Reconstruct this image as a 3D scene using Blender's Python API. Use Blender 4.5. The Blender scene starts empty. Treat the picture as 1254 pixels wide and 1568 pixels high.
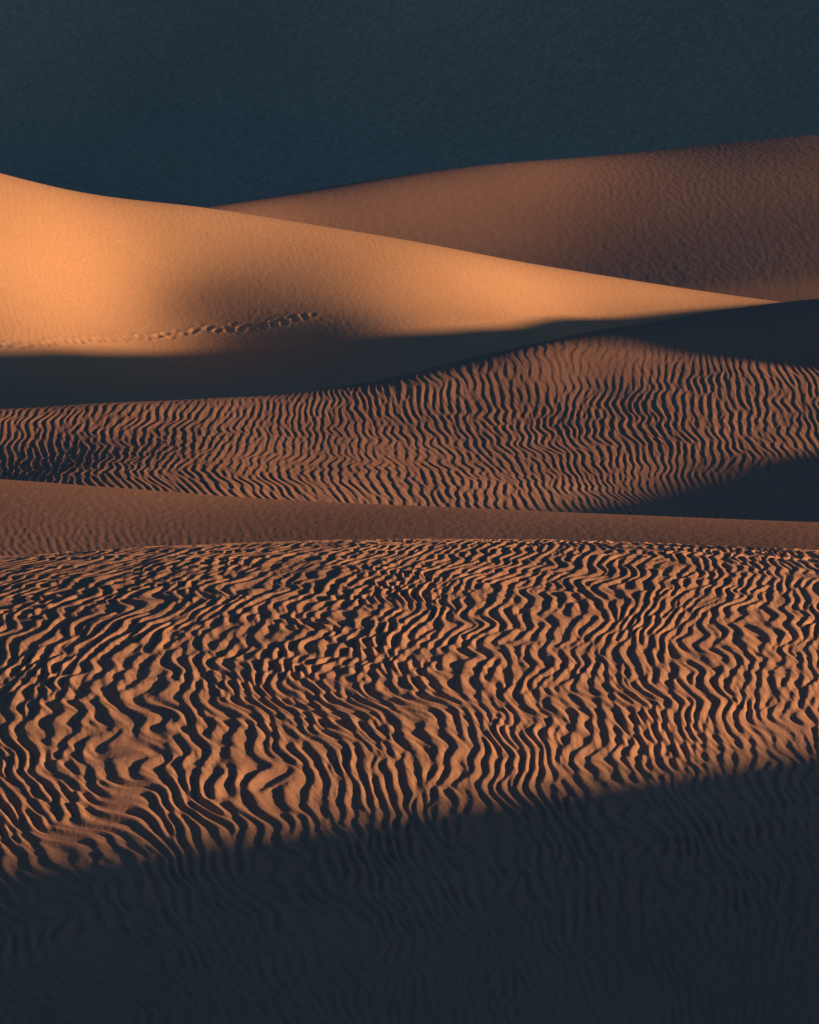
import bpy, math, numpy as np
rng = np.random.default_rng(7)

# ---------------------------------------------------------------- helpers
def pchip(xs, ys, x):
    xs=np.asarray(xs,float); ys=np.asarray(ys,float); x=np.clip(x,xs[0],xs[-1])
    h=np.diff(xs); d=np.diff(ys)/h; m=np.zeros_like(ys)
    m[1:-1]=(d[:-1]*h[1:]+d[1:]*h[:-1])/(h[:-1]+h[1:])
    m[0]=d[0]; m[-1]=d[-1]
    i=np.clip(np.searchsorted(xs,x)-1,0,len(xs)-2)
    t=(x-xs[i])/h[i]
    return ((2*t**3-3*t**2+1)*ys[i]+(t**3-2*t**2+t)*h[i]*m[i]
            +(-2*t**3+3*t**2)*ys[i+1]+(t**3-t**2)*h[i]*m[i+1])

def axis(lo,hi,sp,LO,HI,g=1.12):
    inner=np.arange(lo,hi,sp); L=[];s=sp;p=inner[0]
    while p>LO:
        s=min(s*g,2.5);p-=s;L.append(p)
    R=[];s=sp;p=inner[-1]
    while p<HI:
        s=min(s*g,2.5);p+=s;R.append(p)
    return np.concatenate([L[::-1],inner,R])

def blur(Z,sy,sx):
    for ax,s in ((0,sy),(1,sx)):
        if s<=0: continue
        r=int(s*2.5); k=np.exp(-0.5*(np.arange(-r,r+1)/s)**2); k/=k.sum()
        pad=[(0,0),(0,0)]; pad[ax]=(r,r)
        P=np.pad(Z,pad,mode='edge'); O=np.zeros_like(Z)
        n=Z.shape[ax]
        for j,w in enumerate(k):
            O+=w*(P[j:j+n,:] if ax==0 else P[:,j:j+n])
        Z=O
    return Z

class Field:
    """periodic random field; carrier fx>0 gives ripple trains with forks"""
    def __init__(s,seed,Lx,Ly,fx,sx,sy,N=1024):
        r=np.random.default_rng(seed); s.Lx,s.Ly,s.N=Lx,Ly,N
        kx=np.fft.fftfreq(N,Lx/N)[None,:]; ky=np.fft.fftfreq(N,Ly/N)[:,None]
        w=np.exp(-(kx-fx)**2/(2*sx**2)-ky**2/(2*sy**2))
        n=r.normal(size=(N,N))+1j*r.normal(size=(N,N))
        f=np.fft.ifft2(n*w); s.f=f/np.sqrt((abs(f)**2).mean())
    def __call__(s,X,Y):
        a=(X/s.Lx*s.N)%s.N; b=(Y/s.Ly*s.N)%s.N
        i=a.astype(int); j=b.astype(int); u=a-i; v=b-j
        i%=s.N; j%=s.N; i2=(i+1)%s.N; j2=(j+1)%s.N
        return (s.f[j,i]*(1-u)*(1-v)+s.f[j,i2]*u*(1-v)+s.f[j2,i]*(1-u)*v+s.f[j2,i2]*u*v)

def ripples(F,X,Y,k2=.33,k3=.10):
    """steep face to the west, long gentle face to the east"""
    c=F(X,Y); ph=np.angle(c); a=np.clip(abs(c)*1.5,0,1)
    a=a*a*(3-2*a)
    return a*(np.sin(ph)+k2*np.sin(2*ph)+k3*np.sin(3*ph))

def sstep(x,a,b):
    t=np.clip((x-a)/(b-a),0,1); return t*t*(3-2*t)

def sheet(name,xs,ys,Z,mat):
    ny,nx=Z.shape
    co=np.empty((ny,nx,3),np.float32); co[...,0]=xs[None,:]; co[...,1]=ys[:,None]; co[...,2]=Z
    idx=np.arange(ny*nx,dtype=np.int32).reshape(ny,nx)
    f=np.stack([idx[:-1,:-1],idx[:-1,1:],idx[1:,1:],idx[1:,:-1]],-1).reshape(-1)
    nf=len(f)//4
    me=bpy.data.meshes.new(name)
    me.vertices.add(ny*nx); me.vertices.foreach_set("co",co.ravel())
    me.loops.add(len(f)); me.loops.foreach_set("vertex_index",f)
    me.polygons.add(nf); me.polygons.foreach_set("loop_start",np.arange(nf,dtype=np.int32)*4)
    me.polygons.foreach_set("use_smooth",np.ones(nf,bool))
    me.update(calc_edges=True)
    ob=bpy.data.objects.new(name,me); bpy.context.scene.collection.objects.link(ob)
    me.materials.append(mat); return ob

def rails(xs,ys,R):
    Yn=np.array([pchip(r[0],r[1],xs) for r in R]); Zn=np.array([pchip(r[0],r[2],xs) for r in R])
    Z=np.empty((len(ys),len(xs)))
    for c in range(len(xs)): Z[:,c]=pchip(Yn[:,c],Zn[:,c],ys)
    return Z

# ---------------------------------------------------------------- materials
def sand(name,c1,c2,scale=1.0,bump=0.0,bscale=30,bdist=0.02,grain=0.15):
    m=bpy.data.materials.new(name); m.use_nodes=True; nt=m.node_tree; N=nt.nodes; L=nt.links
    b=N['Principled BSDF']; b.inputs['Roughness'].default_value=1; b.inputs['Specular IOR Level'].default_value=0.0
    g=N.new('ShaderNodeNewGeometry')
    n=N.new('ShaderNodeTexNoise'); n.inputs['Scale'].default_value=0.35*scale; n.inputs['Detail'].default_value=6
    L.new(g.outputs['Position'],n.inputs['Vector'])
    r=N.new('ShaderNodeMapRange'); r.inputs['From Min'].default_value=.3; r.inputs['From Max'].default_value=.7
    L.new(n.outputs['Fac'],r.inputs['Value'])
    mx=N.new('ShaderNodeMix'); mx.data_type='RGBA'; mx.inputs['A'].default_value=(*c1,1); mx.inputs['B'].default_value=(*c2,1)
    L.new(r.outputs['Result'],mx.inputs['Factor'])
    n2=N.new('ShaderNodeTexNoise'); n2.inputs['Scale'].default_value=45*scale; n2.inputs['Detail'].default_value=3
    L.new(g.outputs['Position'],n2.inputs['Vector'])
    r2=N.new('ShaderNodeMapRange'); r2.inputs['From Min'].default_value=.3; r2.inputs['From Max'].default_value=.7
    r2.inputs['To Min'].default_value=1-grain; r2.inputs['To Max'].default_value=1+grain
    L.new(n2.outputs['Fac'],r2.inputs['Value'])
    ml=N.new('ShaderNodeVectorMath'); ml.operation='SCALE'
    L.new(mx.outputs['Result'],ml.inputs[0]); L.new(r2.outputs['Result'],ml.inputs['Scale'])
    L.new(ml.outputs['Vector'],b.inputs['Base Color'])
    if bump>0:
        mp=N.new('ShaderNodeMapping'); mp.inputs['Scale'].default_value=(1,.35,.5)
        L.new(g.outputs['Position'],mp.inputs['Vector'])
        n3=N.new('ShaderNodeTexNoise'); n3.inputs['Scale'].default_value=bscale; n3.inputs['Detail'].default_value=3
        L.new(mp.outputs['Vector'],n3.inputs['Vector'])
        bp=N.new('ShaderNodeBump'); bp.inputs['Strength'].default_value=bump; bp.inputs['Distance'].default_value=bdist
        L.new(n3.outputs['Fac'],bp.inputs['Height']); L.new(bp.outputs['Normal'],b.inputs['Normal'])
    return m
C1=(.60,.385,.245); C2=(.53,.335,.21)
m_fore=sand('foreground_sand',(.50,.315,.22),(.42,.265,.19),1,.3,25,.01)
m_brown=sand('smooth_sand',(.50,.30,.205),(.43,.255,.175),.6,.3,9,.02)
m_mid=sand('rippled_sand',(.49,.30,.215),(.42,.255,.185),.5,.25,8,.02)
m_bright=sand('wind_packed_sand',C1,C2,.4,.4,6,.02)
m_far=sand('distant_sand',(.52,.32,.225),(.46,.28,.20),.3,.25,3,.03)
m_gnd=sand('desert_floor_sand',C1,C2,.3,.3,3,.04)
m_hill=sand('hillside_sand',(.70,.54,.40),(.46,.385,.29),.05,.5,1.2,.15,.16)

# ---------------------------------------------------------------- foreground dune
xs=axis(-4.9,4.9,.010,-60,60); ys=axis(46,62.8,.017,24,84)
gy=[24,38,44,49,50,52,54,56,57.5,59,60,62,66,72,80,84]
gz=[-10,-8.2,-5.9,-3.41,-2.9,-1.86,-.96,-.35,-.10,.02,0,-.35,-1.5,-3.5,-6.5,-9]
crest=pchip([-30,-10,-4.2,-2.2,-.2,1.8,4.2,9,30],[-6,-5.0,-4.60,-4.50,-4.47,-4.51,-4.64,-5.1,-7],xs)
shift=pchip([-30,-8,-5,5,8,30],[-1.8,-1.3,-.85,.85,1.3,1.8],xs)
X,Y=np.meshgrid(xs,ys)
gyy=np.arange(10,100,.017); gg=blur(pchip(gy,gz,gyy)[:,None],25,0)[:,0]
ss=np.concatenate([[0],np.cumsum(np.hypot(np.diff(gyy),np.diff(gg)))]); ss-=np.interp(54,gyy,ss)
YR=Y-shift[None,:]
Z=np.interp(YR,gyy,gg)+crest[None,:]; S=np.interp(YR,gyy,ss)
W1=Field(3,14,14,0,.4,.3,256)
lf=W1(X,S)
w=.12+.88/(1+np.exp((X-.3)/1.2))
zig=Field(15,14,14,0,.9,1.3,512)(X,S)
fold=np.sqrt(S**2+.35)-.6                      # ripples sweep back from the dune's shoulder
XP=X-w*(.030*S**2+.22*fold)+.12*lf.real+.050*zig.real
wid=1/(1+np.exp((X-.6)/1.0))*(1-.6*sstep(abs(S),1.5,5))   # ripples widen towards the west end of the dune
XP=XP+.24*np.log1p(np.exp(-(X-.6)))
F1=Field(11,14.0,30.0,1/.128,2.5,1.5)
F2=Field(14,14.0,30.0,1/.112,2.6,1.8)
F1b=Field(12,14.0,30.0,1/.055,3.8,4.8)
F1c=Field(13,14.0,30.0,0,1.4,1.6)
rp=ripples(F1,XP,S,.18,.04)
rp2=ripples(F2,XP*.87+S*.36,S*.87-XP*.36,.18,.04)
mask=(1-sstep(abs(X),4.9,6))*sstep(Y,45,47)*(1-sstep(Y,62.2,63.6))
fc=F1c(XP,S)
vary=np.clip(1.03+.32*fc.real,.5,1.6)
mixr=np.clip(.30+.33*lf.imag,0,.65)
amp=.0103*vary*(1+.38*wid)*(1-.30*sstep(S,2.2,5.5)*(1-sstep(X,-1,4)))*(1-.40*sstep(-S,3.4,4.4))
Z+=mask*(amp*(rp*(1-.35*mixr)+rp2*mixr)+.0014*ripples(F1b,XP+.3*S,S)+.0028*fc.imag)
W2=Field(5,20,20,0,.5,.5,256); Z+=.005*W2(X,Y).real
sheet('sand_dune',xs,ys,Z,m_fore)

# ---------------------------------------------------------------- smooth brown dune
xs=axis(-7.5,7.5,.028,-70,70); ys=axis(75,96,.035,64,114)
gy=[60,70,78,83,86,88.5,90,92,97,105,114]; gz=[-6.5,-3.6,-1.4,-.5,-.1,.03,0,-.3,-1.6,-5,-8]
crest=pchip([-40,-12,-6.4,-2.3,1.74,6.2,14,40],[-7,-5.9,-5.98,-6.13,-6.17,-6.19,-6.5,-9],xs)
shift=pchip([-40,-12,-6.4,-2.3,1.74,6.2,14,40],[5,4.5,3,1,-1.2,-3.5,-5,-6],xs)
X,Y=np.meshgrid(xs,ys); YR=Y-shift[None,:]
gyy=np.arange(50,130,.05); gg=blur(pchip(gy,gz,gyy)[:,None],12,0)[:,0]
Z=np.interp(YR,gyy,gg)+crest[None,:]
W=Field(21,30,30,0,.12,.12,256); lf=W(X,Y)
F=Field(22,20,30,1/.12,1.3,1.0)
mask=(1-sstep(abs(X),7.4,8.5))*sstep(Y,74,76)*(1-sstep(Y,95,96.5))
amp=.0012*(1+.5*lf.imag.clip(-1.5,1.5))*(.08+.92*(1-sstep(YR,82.5,86.5)))*(.25+.75*(1-sstep(X,-4,3)))
Z+=mask*amp*ripples(F,X+.1*(Y-85)+.1*lf.real,Y)+.015*lf.real
sheet('sand_dune',xs,ys,Z,m_brown)

# ---------------------------------------------------------------- mid rippled dune
xs=axis(-11.5,11.5,.026,-80,90); ys=axis(121,152,.05,104,175)
cx=[-40,-14,-9.66,-6.63,-3.55,-1.22,1.17,3.61,6.12,9.4,10.5,14,30,60]
cy=[135,137,138,139,140,141.5,143,145,147,149.5,150,151,152,152]
cz=[-9,-7.5,-7.20,-7.06,-6.97,-6.76,-6.28,-5.80,-5.47,-5.08,-5.0,-5.0,-6,-9]
cy=np.array(cy); cz=np.array(cz)
k3=[-40,-9.5,0,9.9,30]
R=[([-80,90],[104,104],[-13.5,-13.5]),
   ([-80,90],[112,112],[-11.5,-11.5]),
   ([-40,-9.7,-6,0,8.7,30],[124]*6,[-10,-8.45,-8.3,-8.6,-9.1,-10]),
   ([-40,-9.3,-6,0,9.3,30],[133]*6,[-9.3,-7.90,-7.72,-7.85,-7.9,-8.5]),
   (k3,[134,135.5,138.3,142,145],[-9.2,-7.50,-7.22,-6.39,-6.5]),
   (cx,cy,cz),(cx,cy+4,cz-.7),(cx,cy+13,cz-4.5),([-80,90],[174,174],[-13.5,-13.5])]
Z=rails(xs,ys,R); Z=blur(Z,14,20)
X,Y=np.meshgrid(xs,ys)
W=Field(31,50,60,0,.09,.06,256); lf=W(X,Y)
F=Field(32,34,90,1/.195,1.15,.36); Fb=Field(33,34,90,1/.10,1.7,1.0)
F2=Field(36,34,90,1/.18,1.2,.45)
zig=Field(35,34,90,0,.3,.4,512)(X,Y)
w=.2+.8/(1+np.exp((X+1)/2))
YY=Y-131
XP=X-w*.012*YY**2+.05*YY+.35*lf.real+.06*zig.real
ycr=pchip(cx,cy,xs)[None,:]
amp=.0068*(1+.25*lf.imag.clip(-1.5,1.5))*(1-.75*sstep(Y-ycr,-9,-2)*sstep(X,-2,6))*(1-.6*sstep(Y-ycr,-2,0))
mask=(1-sstep(abs(X),11.5,13))*sstep(Y,120,122)*(1-sstep(Y,151,153))
Z+=mask*amp*(ripples(F,XP,Y)*.9+.35*ripples(F2,XP+.1*YY,Y)+.12*ripples(Fb,XP,Y))
W=Field(34,40,40,0,.25,.15,256); Z+=.018*W(X,Y).real
sheet('sand_dune',xs,ys,Z,m_mid)

# ---------------------------------------------------------------- bright dune with interdune flat
xs=axis(-15,16,.042,-90,90); ys=axis(166,203,.06,148,240)
bx=[-40,-16,-12.2,-7.82,-3.6,.27,2.6,4.77,8.1,12.6,15,30]
by=np.array([168,171,174,182,181.8,181.3,186,191.5,195,200,201,203.])
bz=np.array([-8.3,-7.5,-7.34,-7.48,-7.22,-7.03,-6.96,-7.14,-7.08,-6.80,-7.1,-9.5])
mx_=[-40,-16,-12.7,-8.8,-6.2,-3.7,-.57,2.4,4.8,8.1,12.6,15,30]
my_=np.array([176,178,180,185,187,186.8,186,187.5,192.6,196,200.4,201.4,203.5])
mz_=np.array([-6,-5.0,-5.45,-6.46,-5.74,-5.79,-6.19,-6.86,-6.94,-6.9,-6.79,-7.1,-9.45])
tx=[-60,-30,-20,-13.2,-11.2,-9.1,-7.0,-4.9,-.59,3.8,8.3,12.6,15,30]
ty=np.array([186,187,188,189,190,191,192,193,195,197,199,201,202,204.5])
tz=np.array([-4,-.6,-.9,-2.21,-2.76,-3.11,-3.32,-3.69,-4.47,-5.30,-6.07,-6.78,-7.1,-9.4])
R=[([-90,90],[148,148],[-9.6,-9.6]),
   ([-90,-14,0,10,30,90],[162]*6,[-8.8,-8.6,-8.6,-8.6,-9,-9.8]),
   (bx,by-3.0,bz-.42),
   (bx,by,bz),(mx_,my_,mz_),(tx,ty,tz),(tx,ty+3,tz-.5),(tx,ty+12,tz-3.6),([-90,90],[236,236],[-13.5,-13.5])]
Z=rails(xs,ys,R); Z=blur(Z,8,26)
X,Y=np.meshgrid(xs,ys)
yb=pchip(bx,by,xs)[None,:]
W=Field(41,60,60,0,.05,.05,256); lf=W(X,Y)
F=Field(42,50,60,1/.22,.8,.5)
mask=(1-sstep(abs(X),15,16))*sstep(Y-yb,0,2)*(1-sstep(Y,201,203))
Z+=mask*.0009*(1+.8*lf.imag.clip(-1,1.5))*ripples(F,X+.3*lf.real+.15*Y,Y)+.03*lf.real
# footprints
kx_=[-12.4,-9.0,-7.6,-6.2,-4.6,-3.0]; kd_=[.6,.6,.6,1.0,1.5,2.3]
px=np.linspace(-12.4,-3.0,54)
pd=pchip(kx_,kd_,px)
for i,(a,e) in enumerate(zip(px,pd)):
    a+=rng.normal(0,.09); b=pchip(bx,by,np.array([a]))[0]+e+(.12 if i%2 else -.12)+rng.normal(0,.12)
    i0,i1=np.searchsorted(xs,[a-.8,a+.8]); j0,j1=np.searchsorted(ys,[b-.9,b+.9])
    d2=((X[j0:j1,i0:i1]-a)/.11)**2+((Y[j0:j1,i0:i1]-b)/.18)**2
    Z[j0:j1,i0:i1]+=rng.uniform(.4,1.1)*(-.022*np.exp(-d2)+.009*np.exp(-(np.sqrt(d2)-1.6)**2/.3))
sheet('sand_dune',xs,ys,Z,m_bright)

# ---------------------------------------------------------------- far dune
xs=axis(-14,22,.07,-120,120); ys=axis(231,277,.10,205,330)
tx=[-60,-14,-8.7,-4.9,-.77,3.6,8.1,19,40,90]
ty=np.array([240,243,245,250,255,260,265,272,278,280.])
tz=np.array([-9,-5.0,-4.26,-3.85,-3.26,-2.76,-2.46,-1.70,-1.3,-5])
R=[([-120,120],[205,205],[-13.5,-13.5]),
   ([-120,-8,3.6,16,30,120],[232]*6,[-11,-8.6,-7.9,-6.7,-5.8,-10]),
   (tx,ty,tz),(tx,ty+4,tz-.5),(tx,ty+16,tz-4),([-120,120],[325,325],[-14,-14])]
Z=rails(xs,ys,R); Z=blur(Z,14,14)
X,Y=np.meshgrid(xs,ys)
W=Field(51,80,80,0,.04,.04,256); lf=W(X,Y)
F=Field(52,70,120,1/.30,1.3,.8)
mask=(1-sstep(abs(X),21,22))*sstep(Y,231,233)*(1-sstep(Y,272,275))
Z+=mask*.0011*(.1+.9*sstep(X,1,10))*(1+.4*lf.imag.clip(-1.5,1.5))*ripples(F,X+.3*lf.real+.08*Y,Y)+.06*lf.real
sheet('sand_dune',xs,ys,Z,m_far)

# ---------------------------------------------------------------- unseen ridges east of the frame, crests shaped to cast shadows
def shadow_ridge(xr,yt,zt,sl,sr,X0,X1,Y0,Y1,bl=2):
    xs=np.arange(X0,X1,.25); ys=np.arange(Y0,Y1,.25); X,Y=np.meshgrid(xs,ys)
    top=pchip(yt,zt,ys)[:,None]
    Z=np.where(X<xr,top-sl*(xr-X),top-sr*(X-xr))
    Z=blur(np.maximum(Z,-13.2),bl,bl)
    W=Field(int(xr),40,40,0,.15,.15,256); Z+=.04*W(X,Y).real
    sheet('sand_dune',xs,ys,Z,m_gnd)
shadow_ridge(18,[10,25,40,48.4,52.4,55,59,65,72],[-13,-6,-4.5,-4.14,-4.25,-4.4,-5.6,-8.5,-13],.5,.22,0,62,8,74)
shadow_ridge(24,[100,112,120,126,132,136,146],[-13,-7.5,-6.3,-6.3,-6.25,-7,-13],.5,.22,9,62,98,148)
shadow_ridge(22,[128,135,139,140,141.5,143.4,145.6,148,152,160,171,175,179.4,183.5,190,194,199,208,225],
         [-13,-8,-6.2,-5.5,-4.5,-3.65,-3.2,-3.0,-2.95,-3.2,-3.60,-4.02,-4.64,-4.92,-5.12,-5.45,-5.7,-7.3,-13],.55,.22,2,74,126,228,1.5)  # added to shade the interdune flat and the mid dune's upper right
# big dune added behind the camera to block low sky and darken the foreground
xs=np.arange(-160,161,1.0); ys=np.arange(-130,26,.8); X,Y=np.meshgrid(xs,ys)
cr=-60+6*np.sin(X/45.); top=25-.0009*X**2
Z=np.where(Y>cr,top-.45*(Y-cr),top-.3*(cr-Y)); Z=blur(np.maximum(Z,-14),3,3)
Z+=.3*Field(81,200,200,0,.04,.04,256)(X,Y).real-.4
sheet('sand_dune',xs,ys,Z,m_gnd)

# ---------------------------------------------------------------- shaded hillside beyond
xs=np.arange(-160,161,1.0); ys=np.arange(320,760,1.2); X,Y=np.meshgrid(xs,ys)
W=Field(61,400,500,0,.012,.006,256); W2=Field(62,120,160,0,.05,.02,256)
Z=-12.5+.42*np.minimum(X,110)+.35*(Y-345)
Z+=6.5*W(X+.35*Y,Y).real+.6*W2(X+.5*Y,Y).real
Z=np.maximum(Z,-30)
sheet('shaded_hillside',xs,ys,Z,m_hill)

# ---------------------------------------------------------------- desert floor
xs=np.linspace(-3000,3000,121); ys=np.linspace(-3000,3000,121); X,Y=np.meshgrid(xs,ys)
W=Field(71,3000,3000,0,.002,.002,256)
Z=-13+0*X-abs(W(X,Y).real)*2
sheet('desert_ground',xs,ys,Z,m_gnd)

# ---------------------------------------------------------------- light
EL=math.radians(6); AL=math.radians(5)
Ld=np.array([math.cos(AL)*math.cos(EL),-math.sin(AL)*math.cos(EL),math.sin(EL)])
from mathutils import Vector
sl=bpy.data.lights.new('sun','SUN'); sl.energy=7.4; sl.angle=math.radians(1.2); sl.color=(1,.53,.23)
so=bpy.data.objects.new('sun',sl); bpy.context.scene.collection.objects.link(so)
so.rotation_euler=Vector(Ld).to_track_quat('Z','Y').to_euler(); so.location=(60,-20,20)
w=bpy.data.worlds.new("World"); bpy.context.scene.world=w; w.use_nodes=True; nt=w.node_tree
bg=nt.nodes['Background']; sk=nt.nodes.new('ShaderNodeTexSky'); sk.sky_type='NISHITA'; sk.sun_disc=False
sk.sun_elevation=EL; sk.sun_rotation=math.atan2(Ld[0],Ld[1])
mx=nt.nodes.new('ShaderNodeMix'); mx.data_type='RGBA'; mx.blend_type='MULTIPLY'; mx.inputs['Factor'].default_value=1
mx.inputs['B'].default_value=(.30,.58,1,1)
nt.links.new(sk.outputs['Color'],mx.inputs['A']); nt.links.new(mx.outputs['Result'],bg.inputs['Color'])
bg.inputs['Strength'].default_value=.082

# ---------------------------------------------------------------- camera
cd=bpy.data.cameras.new('camera'); co=bpy.data.objects.new('camera',cd); bpy.context.scene.collection.objects.link(co)
cd.sensor_fit='VERTICAL'; cd.sensor_height=24; cd.lens=12/math.tan(math.radians(5)); cd.clip_start=.5; cd.clip_end=8000
co.location=(0,0,0); co.rotation_euler=(math.radians(86),0,0)
sc=bpy.context.scene; sc.camera=co
sc.view_settings.view_transform='Standard'; sc.view_settings.look='None'; sc.view_settings.exposure=0
